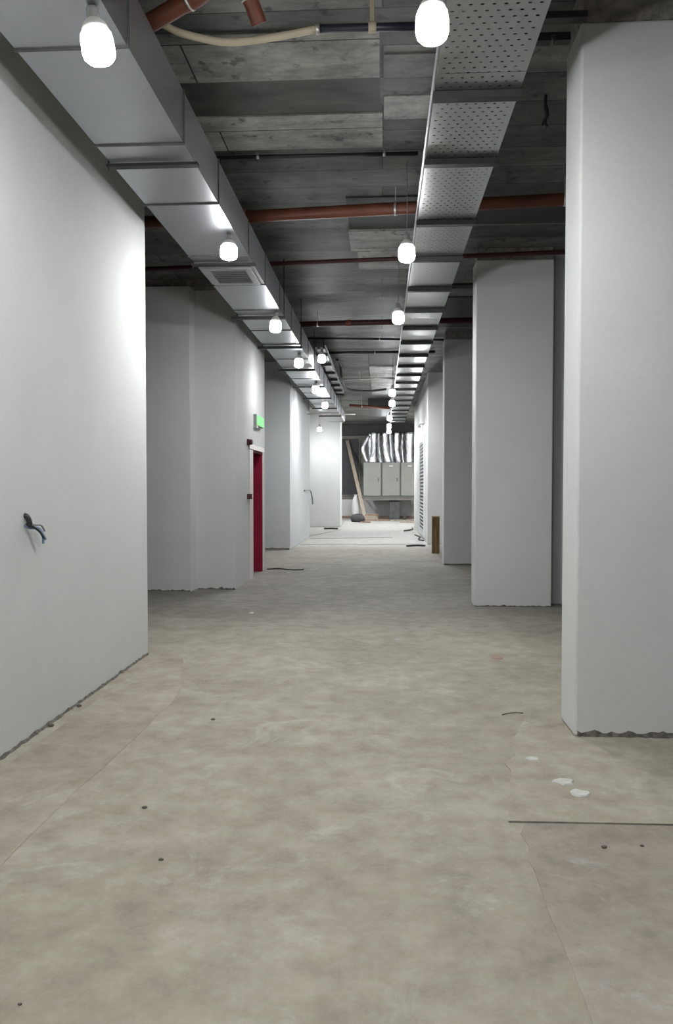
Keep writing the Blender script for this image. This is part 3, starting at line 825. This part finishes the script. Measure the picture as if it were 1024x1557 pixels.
FO = [  # top, mid, bottom x; radii; y; label
    ((-0.60, -0.84, -0.66), (0.09, 0.115, 0.09), 35.10, 'leftmost foil air duct bulging outward above the left grey cabinet'),
    ((-0.52, -0.56, -0.50), (0.09, 0.105, 0.09), 35.50, 'thin foil air duct half hidden behind the flared one on the left'),
    ((-0.36, -0.36, -0.42), (0.15, 0.11, 0.205), 35.02, 'foil air duct with flared foot on the left grey cabinet'),
    ((-0.15, -0.14, -0.05), (0.09, 0.10, 0.17), 35.26, 'slim foil air duct above the gap between the left and middle cabinets'),
    ((0.14, 0.16, 0.28), (0.14, 0.16, 0.17), 35.02, 'wide curved foil air duct on the left of the middle cabinet'),
    ((0.38, 0.42, 0.48), (0.12, 0.12, 0.10), 35.52, 'foil air duct half hidden behind the wide curved one'),
    ((0.66, 0.64, 0.74), (0.14, 0.12, 0.15), 35.05, 'foil air duct on the right of the middle cabinet'),
    ((1.24, 1.22, 1.22), (0.25, 0.20, 0.21), 35.05, 'broadest straight foil air duct on the right cabinet'),
    ((0.93, 0.90, 0.98), (0.10, 0.12, 0.10), 35.54, 'dim foil air duct set back left of the broadest one'),
]
for i, (xs, rs, y, lab) in enumerate(FO):
    rs = tuple(r * 0.84 for r in rs)
    base = 2.5175
    H = 1.30 if i not in (0,) else 1.16
    path = smooth_path([(xs[2], 0, 0), ((xs[1] * 2 + xs[2]) / 3, 0, H * 0.3), (xs[1], 0, H * 0.55), (xs[0], 0, H)], 14)
    n = len(path)
    rr = []
    for k in range(n):
        f = k / (n - 1)
        r = rs[2] * max(0, 1 - f * 2.6) ** 1.0 + rs[1] * (1 - abs(f - 0.5) * 2) + rs[0] * max(0, f * 2.2 - 1.2) if False else None
        if f < 0.5: w = f / 0.5; w = w * w * (3 - 2 * w); r = rs[2] * (1 - w) + rs[1] * w
        else: w = (f - 0.5) / 0.5; w = w * w * (3 - 2 * w); r = rs[1] * (1 - w) + rs[0] * w
        rr.append(r * (1 + 0.035 * math.sin(k * 2.4)))
    b = BM(); tube(b, path, rr, 18)
    for v in b.verts:
        nz = mnoise.noise(v.co * 5.0 + Vector((i * 9, 0, 0)))
        v.co.x += 0.022 * nz; v.co.y += 0.022 * mnoise.noise(v.co * 5.0 + Vector((0, i * 7, 3)))
    mi = min(v.co.z for v in b.verts)
    for v in b.verts: v.co.z = max(0.0, v.co.z)
    t = thing('foil_duct', lab, 'foil duct', (0, y, base), 'foil air ducts on the cabinets')
    obj('foil_sleeve', b, 'foil_bright', t)
    b = BM(); c = path[-1]; tube(b, [(c.x, 0, c.z - 0.04), (c.x, 0, c.z + 0.02)], rs[0] * 1.06, 18); obj('top_collar', b, 'galv_tray', t)

# dark louvred opening in the back wall
t = thing('dark_wall_panel', 'dark louvred panel in the back wall behind the leaning plank', 'panel', (0, 36.49, 0))
b = BM(); bx(b, -2.0, -1.06, -0.03, 0.0, 1.08, 3.65); obj('panel', b, 'dark_panel', t)
b = BM()
for a in ((-2.0, -1.06, 1.03, 1.08), (-2.0, -1.06, 3.65, 3.7)): bx(b, a[0], a[1], -0.05, 0.0, a[2], a[3])
bx(b, -1.06, -1.0, -0.05, 0.0, 1.03, 3.7); obj('frame', b, 'brown_wall', t)

# leaning plank
p0, p1 = Vector((-0.70, 34.30, 0.02)), Vector((-1.60, 36.36, 3.58))
d = (p1 - p0).normalized(); side = d.cross(Vector((0, 1, 0))).normalized(); up = side.cross(d).normalized()
b = BM()
vs = []
for p in (p0, p1):
    for s, u in ((-1, -1), (1, -1), (1, 1), (-1, 1)):
        vs.append(b.verts.new(p + side * 0.075 * s + up * 0.022 * u))
for q in ((0, 1, 2, 3), (4, 7, 6, 5), (0, 4, 5, 1), (1, 5, 6, 2), (2, 6, 7, 3), (3, 7, 4, 0)):
    b.faces.new([vs[i] for i in q])
tag(obj('wooden_plank', b, 'timber', None, 0.004), 'long weathered plank leaning against the back wall left of the cabinets', 'plank')

# white sack and rubbish at the foot of the back wall
def blob(r, amp, seed, freq=2.2):
    b = BM(); bmesh.ops.create_icosphere(b, subdivisions=3, radius=1.0)
    for v in b.verts:
        n = mnoise.noise(v.co * freq + Vector((seed, seed * 2, 0)))
        v.co *= 1 + amp * n
        v.co.x *= r[0]; v.co.y *= r[1]; v.co.z *= r[2]
    lo = min(v.co.z for v in b.verts)
    for v in b.verts: v.co.z = max(v.co.z, lo * 0.72)
    lo = min(v.co.z for v in b.verts)
    for v in b.verts: v.co.z -= lo
    for f in b.faces: f.smooth = True
    return b
t = thing('sack', 'tall pale sack standing against the back wall behind the plank', 'sack', (-1.16, 35.3, 0))
obj('sack_body', blob((0.19, 0.16, 0.62), 0.12, 1.0), 'sack', t)
b = BM(); lathe(b, [(0.06, 0.0), (0.045, 0.05), (0.10, 0.12), (0.0, 0.10)], 12, (0, 0, 0.98)); obj('tied_neck', b, 'sack', t)
t = tag(obj('rubbish_bag', blob((0.30, 0.26, 0.20), 0.3, 4.0, 2.6), 'bag', None, 0, (-0.98, 32.3, 0)), 'dark crumpled rubbish bag on the floor by the plank foot', 'bag')
def offcut(x, y, z, l, w, h, rz, mat, label, ry=0):
    b = BM(); bx(b, -l / 2, l / 2, -w / 2, w / 2, 0, h)
    o = tag(obj('wood_offcut', b, mat, None, 0.003, (x, y, z)), label, 'wood scrap', 'wood scraps near the back wall')
    o.rotation_euler = (0, ry, rz); return o
offcut(-0.66, 31.85, 0.0, 0.50, 0.08, 0.05, -0.7, 'timber_red', 'short reddish offcut on the floor in front of the rubbish bag', -0.0)
offcut(-0.45, 34.1, 0.0, 0.55, 0.12, 0.20, 0.15, 'timber', 'pale timber block on the floor right of the plank foot')
offcut(-0.43, 34.12, 0.202, 0.60, 0.07, 0.06, -0.25, 'timber_red', 'thin reddish stick lying across the pale timber block')
offcut(-0.18, 33.7, 0.0, 1.1, 0.09, 0.05, 0.05, 'timber_red', 'long reddish batten on the floor left of the dark block')
offcut(0.95, 33.6, 0.0, 0.85, 0.3, 0.04, -0.2, 'timber', 'wide pale board lying on the floor right of the dark block')
offcut(1.12, 31.8, 0.0, 0.9, 0.07, 0.05, -0.5, 'timber', 'slanting pale batten on the floor beside the far right wall end')
t = thing('bottle', 'small dark bottle standing on the pale board at the corridor end', 'bottle', (0.97, 33.62, 0.042))
b = BM(); lathe(b, [(0.0, 0), (0.06, 0), (0.062, 0.01), (0.062, 0.17), (0.03, 0.22), (0.03, 0.25), (0, 0.25)], 14); obj('bottle_body', b, 'bag', t)
b = BM(); lathe(b, [(0.0, 0.2505), (0.034, 0.2505), (0.034, 0.28), (0, 0.28)], 12); obj('bottle_cap', b, 'black', t)

# pale curved cable end on the far left pier and dark cable scraps along the right
o = BM(); tube(o, smooth_path([(-2.105, 21.2, 1.34), (-2.06, 21.3, 1.36), (-2.02, 22.2, 1.34), (-2.01, 22.7, 1.15), (-2.01, 22.9, 0.95)]), 0.02, 8)
tag(obj('wall_cable', o, 'greywire'), 'short grey cable curving out of the far left pier', 'cable')
def scrap(pts, r, label, mat='black'):
    o = BM(); tube(o, smooth_path(pts), r, 8)
    tag(obj('cable_scrap', o, mat), label, 'cable scrap', 'cable scraps on the far floor')
scrap([(1.10, 21.0, 0.021), (1.0, 21.5, 0.021), (1.08, 22.4, 0.03), (0.98, 23.4, 0.03)], 0.018, 'black cable scrap curling on the floor below the louvre panel', 'strut')
scrap([(0.6, 19.0, 0.025), (0.85, 19.25, 0.025), (1.05, 19.15, 0.025)], 0.02, 'dark cable scrap on the floor before the fourth right column', 'strut')
scrap([(0.72, 25.5, 0.03), (1.0, 26.3, 0.03), (1.06, 27.4, 0.03)], 0.022, 'dark cable scrap on the floor beside the far right wall', 'strut')
scrap([(-1.95, 26.8, 0.03), (-1.7, 26.6, 0.04), (-1.5, 26.75, 0.03)], 0.03, 'dark cable scrap at the foot of the bright far white wall')
scrap([(-2.0, 13.65, 0.012), (-1.8, 13.75, 0.012), (-1.55, 13.55, 0.012), (-1.35, 13.6, 0.012)], 0.010, 'thin cable lying on the floor at the foot of the red door', 'strut')

# plaster flakes and grit on the near floor
def flake(x, y, rx, ry, seed, label, z=0.0045, mat='flake'):
    r2 = random.Random(seed); b = BM(); n = 14; top = []; bot = []
    for k in range(n):
        a = 2 * PI * k / n; s = r2.uniform(0.75, 1.15)
        top.append(b.verts.new((rx * s * 0.85 * math.cos(a), ry * s * 0.85 * math.sin(a), 0.006)))
        bot.append(b.verts.new((rx * s * math.cos(a), ry * s * math.sin(a), 0)))
    b.faces.new(top); b.faces.new(bot)
    for k in range(n):
        b.faces.new((bot[k], bot[(k + 1) % n], top[(k + 1) % n], top[k]))
    return tag(obj('plaster_flake', b, mat, None, 0, (x, y, z)), label, 'plaster flake', 'plaster flakes on the near floor')
flake(0.895, 3.88, 0.055, 0.045, 1, 'cream plaster flake on the floor, the farther of two before the near right column')
flake(0.936, 3.735, 0.047, 0.048, 2, 'bluish white plaster flake on the floor, the nearer of two before the near right column')
flake(0.80, 4.20, 0.04, 0.03, 3, 'small pale flake on the floor beside the corner of the nearest right column', 0.0045)
flake(-1.49, 8.95, 0.03, 0.045, 4, 'tiny white flake on the floor before the red door wall', 0.001)
def grit(x, y, r, seed, label, z=0.0):
    tag(obj('grit', blob((r, r * 0.7, r * 0.5), 0.35, seed), 'stone', None, 0, (x, y, z)), label, 'grit', 'bits of grit on the near floor')
grit(-1.067, 3.46, 0.012, 1, 'dark crumb of grit on the floor nearer the left wall strip')
grit(-0.854, 2.976, 0.010, 2, 'brown crumb of grit on the bare floor left of the middle')
grit(-1.046, 4.81, 0.013, 3, 'flat dark crumb on the floor level with the far half of the left wall')
grit(-1.01, 2.11, 0.006, 4, 'dark crumb at the bottom left of the view')
grit(0.893, 3.177, 0.011, 5, 'dark crumb on the pinkish floor patch at the right', 0.002)
grit(1.05, 3.2, 0.008, 6, 'smaller dark crumb on the pinkish floor patch farther right', 0.002)
grit(-1.995, 4.62, 0.018, 7, 'dark lump of mortar at the foot of the left wall', 0.003)
grit(-1.99, 5.05, 0.015, 8, 'second dark lump of mortar farther along the left wall foot', 0.003)
flake(0.98, 6.72, 0.05, 0.08, 9, 'reddish stain-like scrap on the floor between the first two right columns', 0.001, 'timber_red')
o = BM(); tube(o, smooth_path([(0.76, 4.98, 0.014), (0.80, 5.02, 0.012), (0.86, 5.04, 0.012), (0.90, 5.03, 0.012)]), 0.0035, 6)
tag(obj('twig', o, 'grime'), 'thin dark curved sliver on the floor left of the nearest right column', 'sliver')

# ------------------------------------------------------------------ world, camera, colour
w = bpy.data.worlds.new('World'); SC.world = w; w.use_nodes = True
bg = w.node_tree.nodes['Background']
bg.inputs[0].default_value = (0.8, 0.85, 0.9, 1); bg.inputs[1].default_value = 0.02

cam = bpy.data.cameras.new('Camera'); co = bpy.data.objects.new('Camera', cam); COL.objects.link(co)
cam.sensor_fit = 'VERTICAL'; cam.sensor_height = 24.0; cam.lens = 1200.0 / 1557.0 * 24.0
cam.clip_start = 0.05; cam.clip_end = 200
co.location = (0, 0, 1.45)
co.rotation_euler = (math.radians(90 - 1.8376), 0, math.radians(3.2892))
SC.camera = co

SC.view_settings.view_transform = 'Standard'
SC.view_settings.look = 'None'
SC.view_settings.exposure = 0.0
SC.view_settings.gamma = 1.0
SC.view_settings.use_curve_mapping = False
SC.cycles.max_bounces = 10
SC.cycles.diffuse_bounces = 6
SC.cycles.glossy_bounces = 4
SC.cycles.use_denoising = True
SC.cycles.sample_clamp_indirect = 6.0
